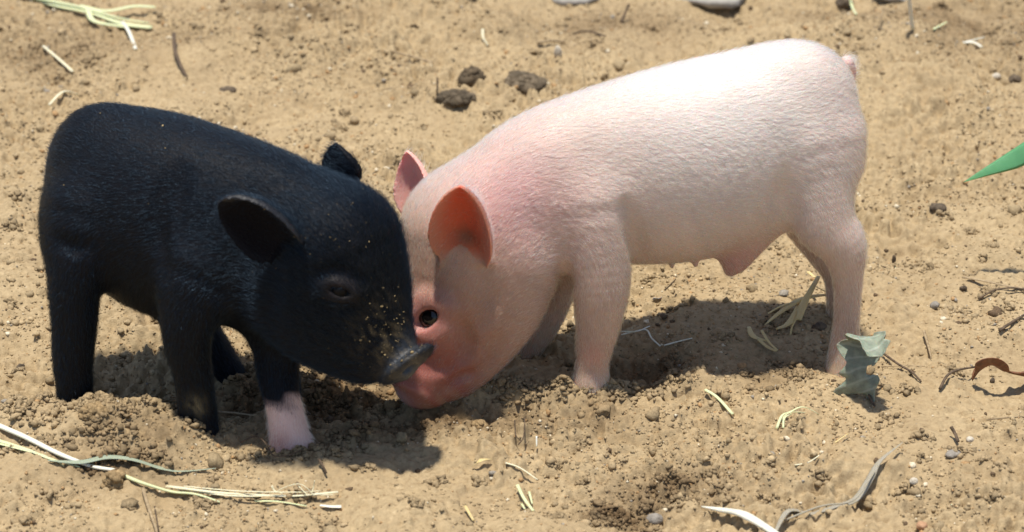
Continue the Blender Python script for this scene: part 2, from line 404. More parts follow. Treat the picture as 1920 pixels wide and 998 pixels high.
def fur(name, V, F, N, flow, n, length, rad, mat, parent, weight=None, lift=.25, jit=.25):
    a, b, c = V[F[:, 0]], V[F[:, 1]], V[F[:, 2]]
    area = np.linalg.norm(np.cross(b-a, V[F[:, 3]]-a), axis=1)
    if weight is not None: area = area*weight[F].mean(1)
    t = rng.choice(len(F), n, p=area/area.sum()); u, v = rng.random(n)[:, None], rng.random(n)[:, None]
    f = F[t]; root = (V[f[:, 0]]*(1-u)+V[f[:, 1]]*u)*(1-v)+(V[f[:, 3]]*(1-u)+V[f[:, 2]]*u)*v
    nn = N[f[:, 0]]; d = flow(root)
    d = d-nn*np.einsum('ij,ij->i', d, nn)[:, None]; d /= np.linalg.norm(d, axis=1, keepdims=True)+1e-6
    d = d+rng.normal(0, jit, d.shape); d = d+nn*(lift*rng.uniform(.4, 1.6, (n, 1)))
    d /= np.linalg.norm(d, axis=1, keepdims=True)
    L = (length*rng.uniform(.55, 1.25, n))[:, None]
    if weight is not None: L = L*np.clip(.55+.45*weight[f[:, 0]][:, None], .4, 1)
    p1 = root+d*L*.5+nn*L*.05; p2 = root+d*L-nn*L*.06
    pts = np.stack([root-nn*.0004, p1, p2], 1).astype(np.float32)
    hc = bpy.data.hair_curves.new(name); hc.add_curves([3]*n)
    hc.attributes['position'].data.foreach_set('vector', pts.ravel()) if 'position' in hc.attributes else hc.points.foreach_set('position', pts.ravel())
    ra = hc.attributes.get('radius') or hc.attributes.new('radius', 'FLOAT', 'POINT')
    ra.data.foreach_set('value', np.tile(np.array([rad, rad*.8, rad*.25], np.float32), n))
    hc.materials.append(mat)
    o = link(bpy.data.objects.new(name, hc)); o.parent = parent; return o

def flow_of(segs, down):
    A = np.array([s[0] for s in segs]); B = np.array([s[1] for s in segs]); dn = np.array(down)
    def f(P):
        out = np.zeros((len(P), 3)); ws = np.zeros(len(P))
        for a, b, g in zip(A, B, dn):
            ba = b-a; h = np.clip((P-a)@ba/(ba@ba), 0, 1); d = np.linalg.norm(P-a-h[:, None]*ba, axis=1)
            w = np.exp(-(d/.024)); v = ba/np.linalg.norm(ba)+np.array((0, 0, -g)); out += w[:, None]*v; ws += w
        return out/(ws[:, None]+1e-20)
    return f
def soft(P, c, r): return np.exp(-(np.linalg.norm((P-np.asarray(c)), axis=1)/r)**2)
def mixc(C, w, col): return C*(1-w[:, None])+np.asarray(col)[None]*w[:, None]
def noise3(P, cell, seed):
    return value_noise(P[:, 0]+7+P[:, 2]*.37, P[:, 1]+7+P[:, 2]*.81, cell, seed)

def skin_material(name, sss, rough, spec, bump):
    m = Mat(name, rough, spec); m.base(m.attr('coat')); an = m.n('ShaderNodeAttribute'); an.attribute_name = 'coat'; m.l(an.outputs['Alpha'], m.b.inputs['Specular IOR Level'])
    m.b.inputs['Subsurface Weight'].default_value = sss; m.b.inputs['Subsurface Radius'].default_value = (1, .35, .2)
    m.b.inputs['Subsurface Scale'].default_value = .006
    m.bump(m.noise(450, 3, .6), bump, .001); return m.m
def hair_material(name, col, rough, trans, ior=1.5):
    m = bpy.data.materials.new(name); m.use_nodes = True; t = m.node_tree
    t.nodes.clear(); out = t.nodes.new('ShaderNodeOutputMaterial'); h = t.nodes.new('ShaderNodeBsdfHairPrincipled')
    h.parametrization = 'COLOR'; h.inputs['Color'].default_value = (*col, 1); h.inputs['Roughness'].default_value = rough
    h.inputs['Radial Roughness'].default_value = trans; h.inputs['Random Roughness'].default_value = .2
    h.inputs['IOR'].default_value = ior; t.links.new(h.outputs[0], out.inputs[0]); return m
def coat_hair(name):
    m = Mat(name, .34, .65); m.base((.003, .0045, .008)); m.b.inputs['Specular Tint'].default_value = (.42, .68, 1, 1); return m.m
m_eye = Mat('eye_dark', .05, .5); m_eye.base((.006, .005, .005)); m_eye = m_eye.m
def ball(name, c, r, mat, parent, sx=1, seg=20):
    v, f = ico(3); v = v*np.array((r*sx, r, r))+np.asarray(c); return mesh_obj(name, v, f.astype(np.int32), mat, parent)

def lateral(heading):
    h = np.asarray(heading, float); h[2] = 0; h /= np.linalg.norm(h); return np.array((-h[1], h[0], 0.))
EX, EY, EZ = np.eye(3)

# ------------------------------------------------------------------ pink piglet, digging its snout into the sand
def pink_piglet():
    body = Chain([(1490, 194, -.130, 116), (1435, 250, -.135, 166), (1330, 296, -.145, 188), (1235, 315, -.158, 183), (1130, 332, -.175, 167), (1030, 360, -.19, 155), (950, 395, -.205, 130)],
                 lat=lateral(at(1130, 300, -.175)-at(1490, 300, -.13)), squash=.74, inner=.006)
    nh = Chain([(1512, 270, -.145, 90), (1528, 350, -.158, 72), (1546, 415, -.167, 58), (1580, 462, -.172, 44), (1590, 525, -.174, 28), (1588, 590, -.174, 24), (1585, 640, -.176, 27), (1579, 705, -.180, 34)], k=.016)
    fh = Chain([(1510, 290, -.110, 80), (1512, 395, -.092, 54), (1545, 465, -.088, 38), (1572, 520, -.086, 28), (1578, 600, -.086, 27)], k=.014)
    nf = Chain([(1105, 380, -.205, 92), (1120, 470, -.220, 66), (1126, 540, -.226, 54), (1122, 600, -.227, 43), (1115, 650, -.228, 35), (1110, 688, -.229, 31), (1108, 725, -.231, 36), (1104, 760, -.232, 38)], k=.014)
    ff = Chain([(1060, 430, -.160, 80), (1040, 520, -.150, 50), (1010, 600, -.150, 42), (972, 665, -.152, 33), (950, 725, -.158, 30)], k=.014)
    head = Chain([(868, 430, -.212, 116), (858, 540, -.222, 106), (836, 625, -.236, 80), (810, 676, -.246, 64), (794, 712, -.251, 57)], k=.02)
    jowl = Chain([(958, 470, -.212, 104), (930, 565, -.218, 92), (890, 650, -.232, 66), (858, 702, -.242, 46)], k=.016)
    prims = [body, nh, fh, nf, ff, head, jowl]
    prims.append(Chain([(1565, 265, -.140, 52), (1572, 300, -.145, 44)], k=.02))                     # back of the ham
    prims.append(Chain([(1425, 405, -.150, 44), (1385, 474, -.152, 32), (1370, 505, -.152, 14)], k=.016))  # sheath
    for q in ((1258, 496), (1302, 494), (1448, 412)): prims.append(Chain([(q[0], q[1]-12, -.16, 8), (q[0]+2, q[1]+3, -.162, 5)], k=.005))
    prims.append(Chain([(1588, 118, -.10, 14), (1598, 132, -.095, 8), (1600, 150, -.095, 5)], k=.006))     # tail
    f0 = sdf_of(prims)
    # snout disc pressed in the sand
    sp = at(778, 728, -.256); su = at(778, 726, -.256)-at(830, 632, -.24)
    prims.append(Ell(sp, (.0075, .0245, .0205), su, EY, .0025))
    f0 = sdf_of(prims)
    for pts, r, dp in (([(836, 728), (868, 708), (904, 700)], .004, .0045), ([(872, 630), (868, 665), (850, 692)], .009, .0055), ([(778, 684), (806, 694), (838, 688)], .004, .0022), ([(776, 668), (806, 676), (836, 668)], .004, .0018), ([(846, 600), (866, 612), (880, 640)], .007, .003), ([(932, 640), (920, 680), (905, 712)], .008, .004), ([(1056, 505), (1064, 530), (1072, 552)], .006, .005), ([(1172, 385), (1186, 430), (1198, 482)], .010, .0060), ([(905, 520), (915, 560), (905, 600)], .014, .0030), ([(1470, 330), (1462, 370), (1458, 400)], .012, .004)):
        prims.append(groove(f0, pts, r, dp))
    prims.append(groove(f0, [(775, 565), (800, 560), (830, 572), (845, 590)], .006, .0030, .008, False))
    prims.append(groove(f0, [(790, 632), (812, 636), (832, 622)], .005, .0020, .006, False))
    e1 = surf(f0, 801, 598); ne = grad(f0, e1[None])[0]
    prims.append(Ell(e1+ne*.0002, (.0175, .0145, .0036), EX*.8+EZ*.6, ne, .009))                         # eyelids
    prims.append(Ell(e1+ne*.004, (.0118, .0066, .0078), EX*.8+EZ*.6, ne, .0030, cut=True))
    near_ear = Ear(at(878, 468, -.252), at(866, 343, -.284), -EY*.95-EX*.22+EZ*.05, .0245, .60, .05, skew=.10)
    far_ear = Ear(at(790, 395, -.165), at(765, 281, -.160), -EY*.85-EX*.55, .0170, .55, .04)
    prims += [near_ear, far_ear]
    f = sdf_of(prims)
    lo = np.min([c.ctrl[:, :3].min(0) for c in prims if isinstance(c, Chain)], 0)-.10; hi = np.max([c.ctrl[:, :3].max(0) for c in prims if isinstance(c, Chain)], 0)+.10
    V, F = skin_mesh(f, lo, hi, .0013); N = grad(f, V)
    C = np.tile(np.array((.47, .33, .262)), (len(V), 1))
    C = mixc(C, np.clip(soft(V, at(1350, 180, -.15), .12), 0, 1)*.85, (.69, .63, .58))  # paler back: sunlit white put into the skin colour
    C = mixc(C, soft(V, e1, .020)*.75, (.66, .32, .30))
    C = mixc(C, soft(V, at(965, 390, -.26), .045)*.75, (.64, .35, .345))
    C = mixc(C, soft(V, at(1385, 490, -.16), .03)*.8, (.50, .27, .24))
    C = mixc(C, soft(V, at(1110, 680, -.25), .014)*.75, (.55, .26, .20))
    C = mixc(C, soft(V, at(1597, 140, -.1), .018)*.6, (.66, .42, .42))
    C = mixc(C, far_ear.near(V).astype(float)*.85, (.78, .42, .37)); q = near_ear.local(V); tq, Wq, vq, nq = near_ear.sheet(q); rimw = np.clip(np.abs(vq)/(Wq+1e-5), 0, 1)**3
    fade = near_ear.near(V)*np.clip((tq+.06)/.16, 0, 1)*(1-.6*((q[:, 2]-nq) < 0)); C = mixc(C, fade*.95*(1-.6*rimw), (.55, .075, .025)); C = mixc(C, fade*.6*rimw, (.62, .25, .15))  # red-orange glow of a backlit ear painted into the skin
    C = mixc(C, soft(V, near_ear.o+near_ear.M[2]*.001+near_ear.M[0]*.015, .0095)*.95, (.16, .045, .03))  # dark ear canal painted on, standing in for a shaded hollow
    C = mixc(C, soft(V, at(850, 615, -.27), .058)*.85, (.33, .175, .105)); C = mixc(C, np.clip(soft(V, at(800, 728, -.27), .050)*1.3, 0, .97), (.26, .075, .058)); C = mixc(C, soft(V, e1, .020)*.6, (.50, .22, .21)); C = mixc(C, soft(V, at(752, 745, -.262), .012)*.7, (.50, .34, .36))  # tan cheek and red muzzle, darkened further by painted shade on the lower face
    dirt = np.clip(np.exp(-(V[:, 2]-.012)/.016), 0, 1)*np.clip(.55+noise3(V, .006, 61), 0, 1); C = mixc(C, dirt*.7, (.42, .31, .19))
    C = C*(1+.10*noise3(V, .02, 62)+.08*noise3(V, .005, 63))[:, None]
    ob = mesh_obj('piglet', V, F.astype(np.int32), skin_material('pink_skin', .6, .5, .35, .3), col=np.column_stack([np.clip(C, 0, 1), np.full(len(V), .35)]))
    tag(ob, 'pink white-haired piglet with near ear painted orange as if backlit digging its snout into sand', 'piglet')
    eo = e1-ne*.0084; ball('eye', eo, .0115, m_eye, ob)
    seg = []
    def add(c, rev, g):
        p = c.ctrl[:, :3]; p = p[::-1] if rev else p
        for a, b in zip(p[:-1], p[1:]): seg.append((a, b, g))
    add(body, True, .30); add(head, True, .05); add(jowl, True, .25)
    for c in (nh, fh, nf, ff):
        for a, b in zip(c.ctrl[2:-1, :3], c.ctrl[3:, :3]): seg.append((a, b, 0))
    fl = flow_of([(a, b) for a, b, g in seg], [g for a, b, g in seg])
    w = np.ones(len(V)); w *= 1-.8*(near_ear.inner(V) | far_ear.inner(V)); w *= 1-.9*soft(V, at(795, 740, -.265), .030); w *= 1-.65*soft(V, at(835, 640, -.265), .055); w *= 1-.9*soft(V, e1, .010); w *= np.where(V[:, 2] < .004, 0, 1)
    fur('hair', V, F, N, fl, 95000, .0085, .000075, hair_material('blond_hair', (.93, .90, .86), .32, .45), ob, np.clip(w*np.clip(.62+.5*N[:, 2], .25, 1), 0, 1), lift=.09, jit=.13)
    return ob
pink = pink_piglet()

# ------------------------------------------------------------------ black piglet
def black_piglet():
    body = Chain([(210, 315, -.198, 122), (240, 360, -.205, 156), (297, 399, -.217, 193), (372, 419, -.235, 189), (442, 432, -.250, 178), (520, 442, -.266, 155)],
                 lat=lateral(at(440, 400, -.25)-at(205, 400, -.198)), squash=.76, inner=.006)
    nh = Chain([(178, 400, -.230, 92), (158, 470, -.245, 68), (141, 540, -.254, 50), (140, 600, -.257, 43), (137, 680, -.258, 37), (141, 740, -.258, 33), (148, 800, -.258, 37)], k=.012)
    fh = Chain([(300, 500, -.180, 80), (350, 590, -.180, 45), (395, 645, -.184, 32), (425, 690, -.190, 27), (440, 715, -.193, 27)], k=.014)
    nf = Chain([(385, 500, -.280, 95), (355, 590, -.296, 56), (352, 650, -.298, 43), (362, 700, -.297, 36), (369, 760, -.296, 35), (373, 810, -.296, 38), (374, 840, -.296, 38)], k=.014)
    ff = Chain([(500, 560, -.262, 70), (516, 640, -.275, 47), (522, 700, -.286, 39), (530, 750, -.297, 34), (540, 800, -.306, 36), (547, 845, -.312, 42), (549, 868, -.314, 42)], k=.014)
    head = Chain([(622, 472, -.292, 136), (650, 540, -.302, 118), (690, 612, -.316, 84), (726, 652, -.326, 56), (746, 676, -.330, 40)], k=.02)
    jowl = Chain([(560, 540, -.292, 112), (610, 600, -.300, 92), (675, 655, -.314, 60)], k=.02)
    prims = [body, nh, fh, nf, ff, head, jowl]
    prims.append(Chain([(160, 410, -.215, 78), (150, 440, -.225, 66)], k=.02))
    f0 = sdf_of(prims)
    sp = at(763, 683, -.335); su = EX*.58-UPV*.81-FW*.16
    disc = Ell(sp, (.0064, .0200, .0240), su, EX*.8+UPV*.6, .003); prims.append(disc)
    for s in (-1, 1): prims.append(Ell(sp+disc.M[0]*.006+disc.M[1]*s*.008, (.007, .0040, .0060), su, disc.M[2], .002, cut=True))
    f0 = sdf_of(prims)
    for pts, r, dp in (([(330, 320), (306, 390), (300, 460), (310, 520)], .014, .0050), ([(352, 330), (340, 390), (338, 440)], .010, .0030), ([(500, 490), (512, 540), (500, 600)], .016, .0022), ([(112, 452), (132, 462), (160, 462)], .008, .004), ([(602, 522), (625, 512), (655, 515), (676, 530)], .005, .0014), ([(610, 572), (640, 576), (664, 568)], .005, .0012), ([(690, 690), (660, 690), (630, 680)], .004, .003), ([(735, 628), (748, 650), (735, 668)], .004, .002)):
        prims.append(groove(f0, pts, r, dp))
    e1 = surf(f0, 637, 546); ne = grad(f0, e1[None])[0]; ea = EX*.92-EZ*.30
    prims.append(Ell(e1+ne*.0002, (.0135, .0070, .0026), ea, ne, .009))
    prims.append(Ell(e1+ne*.0042, (.0085, .0030, .0068), ea, ne, .002, cut=True))
    near_ear = Ear(at(534, 440, -.330), at(416, 372, -.352), -EY*.90-EZ*.32-EX*.12, .0232, .85, .03, skew=-.10, th=.0022, blunt=(2.2, .60))
    far_ear = Ear(at(640, 345, -.245), at(628, 268, -.238), EX*.4+EY*.8+EZ*.3, .0165, .35, .04)
    prims += [near_ear, far_ear]
    f = sdf_of(prims)
    lo = np.min([c.ctrl[:, :3].min(0) for c in prims if isinstance(c, Chain)], 0)-.10; hi = np.max([c.ctrl[:, :3].max(0) for c in prims if isinstance(c, Chain)], 0)+.10
    V, F = skin_mesh(f, lo, hi, .0013); N = grad(f, V)
    C = np.tile(np.array((.007, .0075, .010)), (len(V), 1))
    t = (at(545, 735, -.30)[2]-V[:, 2])/.012+1.2*noise3(V, .012, 71)
    footx = at(543, 800, -.306); reg = (np.linalg.norm(V[:, :2]-footx[:2], axis=1) < .034)
    sock = np.clip(t, 0, 1)*reg
    C = mixc(C, sock, (.72, .50, .44))
    C = mixc(C, sock*soft(V, at(525, 835, -.325), .010)*.8, (.42, .20, .16))
    C = mixc(C, soft(V, e1, .013)*.5, (.034, .025, .022))
    C = mixc(C, near_ear.near(V).astype(float)*.5, (.012, .010, .011))
    C = mixc(C, np.clip(soft(V, sp, .018), 0, 1)*.9, (.050, .060, .075))
    dust = np.clip(soft(V, at(735, 640, -.36), .026)*1.2, 0, 1)*np.clip(.25+1.6*noise3(V, .0035, 72), 0, 1)
    C = mixc(C, dust*.75, (.20, .15, .08))
    q = near_ear.local(V); tq, Wq, vq, nq = near_ear.sheet(q); nr = near_ear.near(V)
    rim = nr*np.clip((np.maximum(np.abs(vq)/(Wq+1e-5), tq)-.80)/.15, 0, 1); gloss = np.full(len(V), .09)*(1-.9*near_ear.inner(V))
    gloss = np.maximum(gloss, .35*rim*(vq*np.sign(near_ear.M[1][2]) > 0)); gloss = np.maximum(gloss, .55*np.clip(soft(V, sp, .022)*1.2, 0, 1)); C = mixc(C, rim*.3, (.020, .023, .030))  # ear rim paler, its upper edge glossier: a sky highlight painted in
    kn = soft(V, at(368, 768, -.314), .009)*np.clip(.6+noise3(V, .004, 73), 0, 1); C = mixc(C, kn*.8, (.30, .25, .15))
    ob = mesh_obj('piglet', V, F.astype(np.int32), skin_material('black_skin', 0, .48, .08, .8), col=np.column_stack([np.clip(C, 0, 1), gloss]))
    tag(ob, 'black piglet with one pinkish white front foot and sandy snout', 'piglet')
    me2 = Mat('eye_sleepy', .35, .12); me2.base((.005, .004, .004)); ball('eye', e1-ne*.0048, .0080, me2.m, ob)
    seg = []
    def add(c, rev, g):
        p = c.ctrl[:, :3]; p = p[::-1] if rev else p
        for a, b in zip(p[:-1], p[1:]): seg.append((a, b, g))
    add(body, True, .35); add(head, True, .05); add(jowl, True, .25)
    for c in (nh, fh, nf, ff):
        for a, b in zip(c.ctrl[2:-1, :3], c.ctrl[3:, :3]): seg.append((a, b, 0))
    fl = flow_of([(a, b) for a, b, g in seg], [g for a, b, g in seg])
    w = np.ones(len(V)); w *= 1-.85*near_ear.inner(V); w *= 1-.95*soft(V, sp, .024); w *= 1-.9*soft(V, e1, .009); w *= np.where(V[:, 2] < .002, 0, 1)
    fur('hair', V, F, N, fl, 70000, .0070, .000065, coat_hair('black_hair'), ob, np.clip(w*(1-sock), 0, 1), lift=.10, jit=.13)
    hw = np.clip(w*(1-sock), 0, 1)*np.clip(.12+soft(V, at(640, 470, -.33), .085)*1.2+.25*(V[:, 0] < at(130, 400, -.2)[0]), 0, 1)
    fur('hair', V, F, N, fl, 42000, .0088, .000060, coat_hair('bristle_hair'), ob, hw, lift=.38, jit=.22)
    fur('hair', V, F, N, fl, 2500, .006, .000055, hair_material('sock_hair', (.88, .82, .74), .35, .5), ob, np.clip(w*sock, 0, 1)+1e-9)
    # sand grains stuck to the coat
    pw = 1.0*soft(V, at(735, 640, -.36), .024)+.22*soft(V, at(690, 470, -.37), .045)+.006*(N[:, 2] > .2); pw = pw*(N[:, 1] < .3)
    k = rng.choice(len(V), 200, p=pw/pw.sum()); r = np.exp(rng.normal(math.log(.00032), .55, 200))
    g = lumps('sand_grain', V[k]+N[k]*.0006, r, np.array((.46, .34, .17))[None]*rng.uniform(.5, 1.2, (200, 1)), mc.m, 1, parent=ob)
    tag(g, kind='stuff')
    return ob
black = black_piglet()

# ------------------------------------------------------------------ plain materials and tubes
def simple(name, stops, scale, rough=.75, spec=.25, bump=.3, trans=0.0, stretch_=None):
    m = Mat(name, rough, spec); c = None
    if stretch_:
        mp = m.n('ShaderNodeMapping'); tc = m.n('ShaderNodeTexCoord'); m.l(tc.outputs['UV'], mp.inputs[0]); mp.inputs['Scale'].default_value = stretch_; c = mp.outputs[0]
    nz = m.noise(scale, 3, .65, c); m.base(m.ramp(nz, stops)); m.bump(nz, bump, .0006)
    if trans:
        m.b.inputs['Subsurface Weight'].default_value = trans; m.b.inputs['Subsurface Radius'].default_value = (1, .8, .4); m.b.inputs['Subsurface Scale'].default_value = .002
    return m.m
def tube(P, R, n=8, squash=None, side=None, cap=True):
    P = np.asarray(P, float); k = len(P); T = np.gradient(P, axis=0); T /= np.linalg.norm(T, axis=1, keepdims=True)+1e-9
    V, UV = [], []
    for i in range(k):
        up = np.array((0, 0, 1.)) if side is None else side[i]
        a = np.cross(T[i], up); a /= np.linalg.norm(a)+1e-9; b = np.cross(a, T[i])
        for j in range(n):
            t = 2*math.pi*j/n; V.append(P[i]+a*R[i]*math.cos(t)+b*R[i]*math.sin(t)*(1 if squash is None else squash))
    F = [(i*n+j, i*n+(j+1) % n, (i+1)*n+(j+1) % n, (i+1)*n+j) for i in range(k-1) for j in range(n)]
    if cap: F += [tuple(range(n))[::-1], tuple((k-1)*n+j for j in range(n))]
    return V, F

# ------------------------------------------------------------------ straw, blades, twigs
def streak(name, a, b, rough=.55, spec=.3, trans=.3):
    return simple(name, [(.25, a), (.75, b)], 10, rough, spec, .4, trans, (2.5, 60, 1))
M_PALE = streak('pale_straw', (.50, .43, .25), (.84, .80, .60)); M_WHITE = streak('white_straw', (.55, .52, .40), (.86, .85, .74))
M_GREEN = streak('green_straw', (.40, .44, .20), (.78, .80, .52)); M_BLADE = streak('grey_green_blade', (.14, .18, .12), (.44, .48, .36))
M_YEL = streak('yellow_straw', (.42, .29, .11), (.80, .66, .34)); M_GREY = streak('withered_grey', (.12, .10, .07), (.50, .46, .36))
M_TWIG = simple('twig', [(.3, (.045, .032, .022)), (.7, (.16, .11, .07))], 300, .85)
M_TAN = simple('tan_twig', [(.3, (.20, .14, .08)), (.7, (.42, .32, .19))], 300, .8)
M_LEAFG = streak('fresh_green_blade', (.07, .26, .10), (.13, .36, .17), .45, .4, .3)
def strand(pts, w0, w1, thick, n=5, wide=None, up=None):
    """pts: (px, py, lift mm) on the sand or (px, py, ('Y', depth)); widths in photo pixels -> verts, faces, uvs"""
    P = []
    for p in pts:
        if isinstance(p[2], tuple): P.append(at(p[0], p[1], p[2][1]))
        else: P.append(on_ground(p[0], p[1], p[2]*.001+.0008))
    P = catmull(P, n); k = len(P)
    if not isinstance(pts[0][2], tuple):
        P[:, 2] = np.maximum(P[:, 2], gzv(P[:, 0], P[:, 1])+.0004)
        for _ in range(2): P[1:-1, 2] = .5*P[1:-1, 2]+.25*(P[:-2, 2]+P[2:, 2])
    t = np.linspace(0, 1, k); mp = m_per_px(P[0])
    w = (np.interp(t, np.linspace(0, 1, len(wide)), wide) if wide else w0+(w1-w0)*t)*.85
    V, F = tube(P, w*mp*.5, 8, thick, None if up is None else [np.asarray(up, float)]*k)
    UV = [(i/(k-1), j/8) for i in range(k) for j in range(8)]
    return V, F, UV
def build(name, strands, mat, label, cat, group=None):
    V, F, UV = [], [], []
    for v, f, u in strands:
        o = len(V); V += [tuple(x) for x in v]; F += [tuple(i+o for i in q) for q in f]; UV += u
    me = bpy.data.meshes.new(name); me.from_pydata([tuple(map(float, v)) for v in V], [], F)
    uv = me.uv_layers.new(name='UVMap')
    uv.data.foreach_set('uv', np.array([UV[l.vertex_index] for l in me.loops], np.float32).ravel())
    me.polygons.foreach_set('use_smooth', np.ones(len(me.polygons), bool)); me.materials.append(mat)
    o = link(bpy.data.objects.new(name, me)); return tag(o, label, cat, group)
S = strand
# long stalk and its blades, lower left
build('straw_stalk', [S([(-40, 785, 3), (40, 820, 3), (110, 850, 3), (170, 874, 2), (215, 884, 1)], 15, 9, .7)], M_WHITE, 'whitish dry stalk running down to a crumbly clod', 'straw')
build('straw_stalk', [S([(-40, 815, 2), (40, 840, 2), (95, 862, 1), (150, 880, .5)], 13, 5, .35), S([(-40, 824, 1), (50, 848, 1), (120, 874, .5)], 8, 3, .4)], M_GREEN, 'pale green flattened stalk lying under the whitish one', 'straw')
build('twisted_leaf', [S([(90, 868, 1), (150, 869, 4), (200, 864, 3), (250, 868, 5), (300, 878, 2), (340, 884, 1), (405, 878, 3)], 0, 0, .12, 6, [4, 18, 20, 12, 14, 6, 3])], M_BLADE, 'twisted grey-green leaf blade beside the whitish stalk', 'leaf')
build('straw_stalk', [S([(222, 890, 1), (262, 906, 3), (320, 924, 3), (365, 934, 2), (412, 942, 1)], 11, 5, .7)], M_GREEN, 'slim pale green stalk emerging from the crumbly clod', 'straw')
fr = [S([(312, 914, 3), (400, 922, 3), (480, 932, 3), (560, 932, 3), (634, 928, 4)], 10, 7, .3), S([(330, 919, 2), (430, 934, 2), (520, 936, 3), (625, 931, 5)], 7, 3, .4),
      S([(345, 912, 4), (450, 922, 4), (560, 926, 5), (600, 920, 6)], 5, 2, .5), S([(515, 928, 4), (540, 916, 9), (566, 912, 10), (590, 930, 4)], 3, 2, .8),
      S([(510, 915, 8), (516, 926, 4), (530, 931, 3)], 6, 3, .5), S([(560, 914, 9), (578, 928, 6), (600, 922, 5)], 3, 2, .8), S([(590, 902, 12), (588, 915, 6), (584, 926, 3)], 3, 3, .8)]
build('frayed_straw', fr, M_PALE, 'frayed bundle of pale yellow straw with curling loose ends', 'straw')
build('straw_piece', [S([(478, 943, 1), (520, 945, 2), (575, 949, 1)], 7, 4, .4)], M_GREEN, 'thin straw strip lying just below the frayed bundle', 'straw')
build('straw_piece', [S([(600, 948, 1), (620, 951, 2), (640, 950, 1)], 8, 13, .2)], M_WHITE, 'short pale blade scrap at the end of the frayed bundle', 'straw')
build('straw_piece', [S([(408, 782, 2), (440, 786, 2), (478, 790, 2)], 9, 7, .3)], M_TAN, 'flat brown straw strip between the black piglet front legs', 'straw')
build('twig', [S([(450, 830, 2), (480, 824, 5), (500, 838, 8), (512, 854, 5), (540, 856, 4), (570, 846, 3)], 4, 3, .9)], M_TWIG, 'thin dark rootlet curling around the white piglet foot', 'twig')
build('twig', [S([(268, 916, 4), (278, 950, 3), (290, 985, 3), (296, 1010, 2)], 9, 6, .6)], M_TAN, 'brown withered stem below the slim green stalk', 'twig')
build('twig', [S([(290, 950, 3), (294, 975, 4), (298, 1000, 2)], 4, 3, .9)], M_TWIG, 'thin dark twig beside the brown withered stem', 'twig')
build('twig', [S([(598, 864, 5), (606, 878, 4), (612, 888, 2)], 6, 5, .9)], M_TWIG, 'short dark twig stub near the white foot', 'twig')
# middle and bottom scraps
build('straw_piece', [S([(948, 878, 3), (975, 888, 2), (1008, 904, 2)], 5, 4, .6)], M_PALE, 'slender tan straw lying above a split yellow one', 'straw')
build('straw_piece', [S([(970, 915, 6), (982, 935, 4), (1000, 958, 1)], 9, 7, .4), S([(992, 922, 4), (998, 945, 2)], 6, 4, .4), S([(978, 945, 2), (984, 958, 1)], 6, 4, .5)], M_GREEN, 'split yellow-green straw stub poking from the sand', 'straw')
build('straw_piece', [S([(872, 950, 4), (880, 965, 3), (888, 978, 1)], 8, 6, .4)], M_YEL, 'short yellow straw stub beside the split one', 'straw')
build('leaf_scrap', [S([(885, 880, 1), (900, 873, 6), (922, 866, 4)], 0, 0, .15, 5, [3, 14, 2])], M_YEL, 'small curled tan leaf scrap on the sand below the pink snout', 'leaf')
build('twig', [S([(965, 800, 4), (967, 815, 8), (975, 826, 4)], 3, 2, .9), S([(984, 797, 6), (982, 818, 6), (972, 834, 2)], 3, 3, .9)], M_TWIG, 'tiny forked dark rootlet in the turned soil', 'twig')
build('straw_piece', [S([(1006, 818, 7), (1006, 838, 1)], 4, 3, .6)], M_WHITE, 'tiny whitish straw chip beside the forked rootlet', 'straw')
build('straw_piece', [S([(1322, 735, 5), (1345, 752, 3), (1374, 777, 2)], 9, 8, .5)], M_GREEN, 'pale green cut straw leaning on the sunlit sand hump', 'straw')
build('grass_fibre', [S([(1456, 808, 1), (1466, 790, 4), (1482, 774, 6), (1505, 773, 5), (1535, 777, 3)], 7, 3, .5), S([(1468, 812, 1), (1470, 795, 4), (1484, 777, 6)], 5, 4, .5), S([(1460, 800, 2), (1478, 784, 5), (1510, 778, 4)], 3, 2, .6)], M_GREEN, 'bent tuft of pale green grass fibres', 'straw')
build('straw_stalk', [S([(1316, 950, 6), (1360, 962, 8), (1400, 980, 8), (1470, 1012, 6)], 0, 0, .5, 6, [5, 20, 24, 20])], M_WHITE, 'thick cream straw stalk with a pointed end', 'straw')
build('withered_blade', [S([(1452, 1000, 2), (1478, 974, 5), (1520, 966, 4), (1565, 960, 4), (1605, 936, 5), (1632, 896, 7), (1650, 866, 7), (1692, 836, 9)], 0, 0, .22, 7, [8, 14, 16, 17, 19, 20, 18, 10, 2]),
                       S([(1470, 978, 6), (1540, 966, 7), (1600, 942, 8), (1640, 885, 9)], 5, 4, .8)], M_GREY, 'long twisted grey withered grass blade', 'straw')
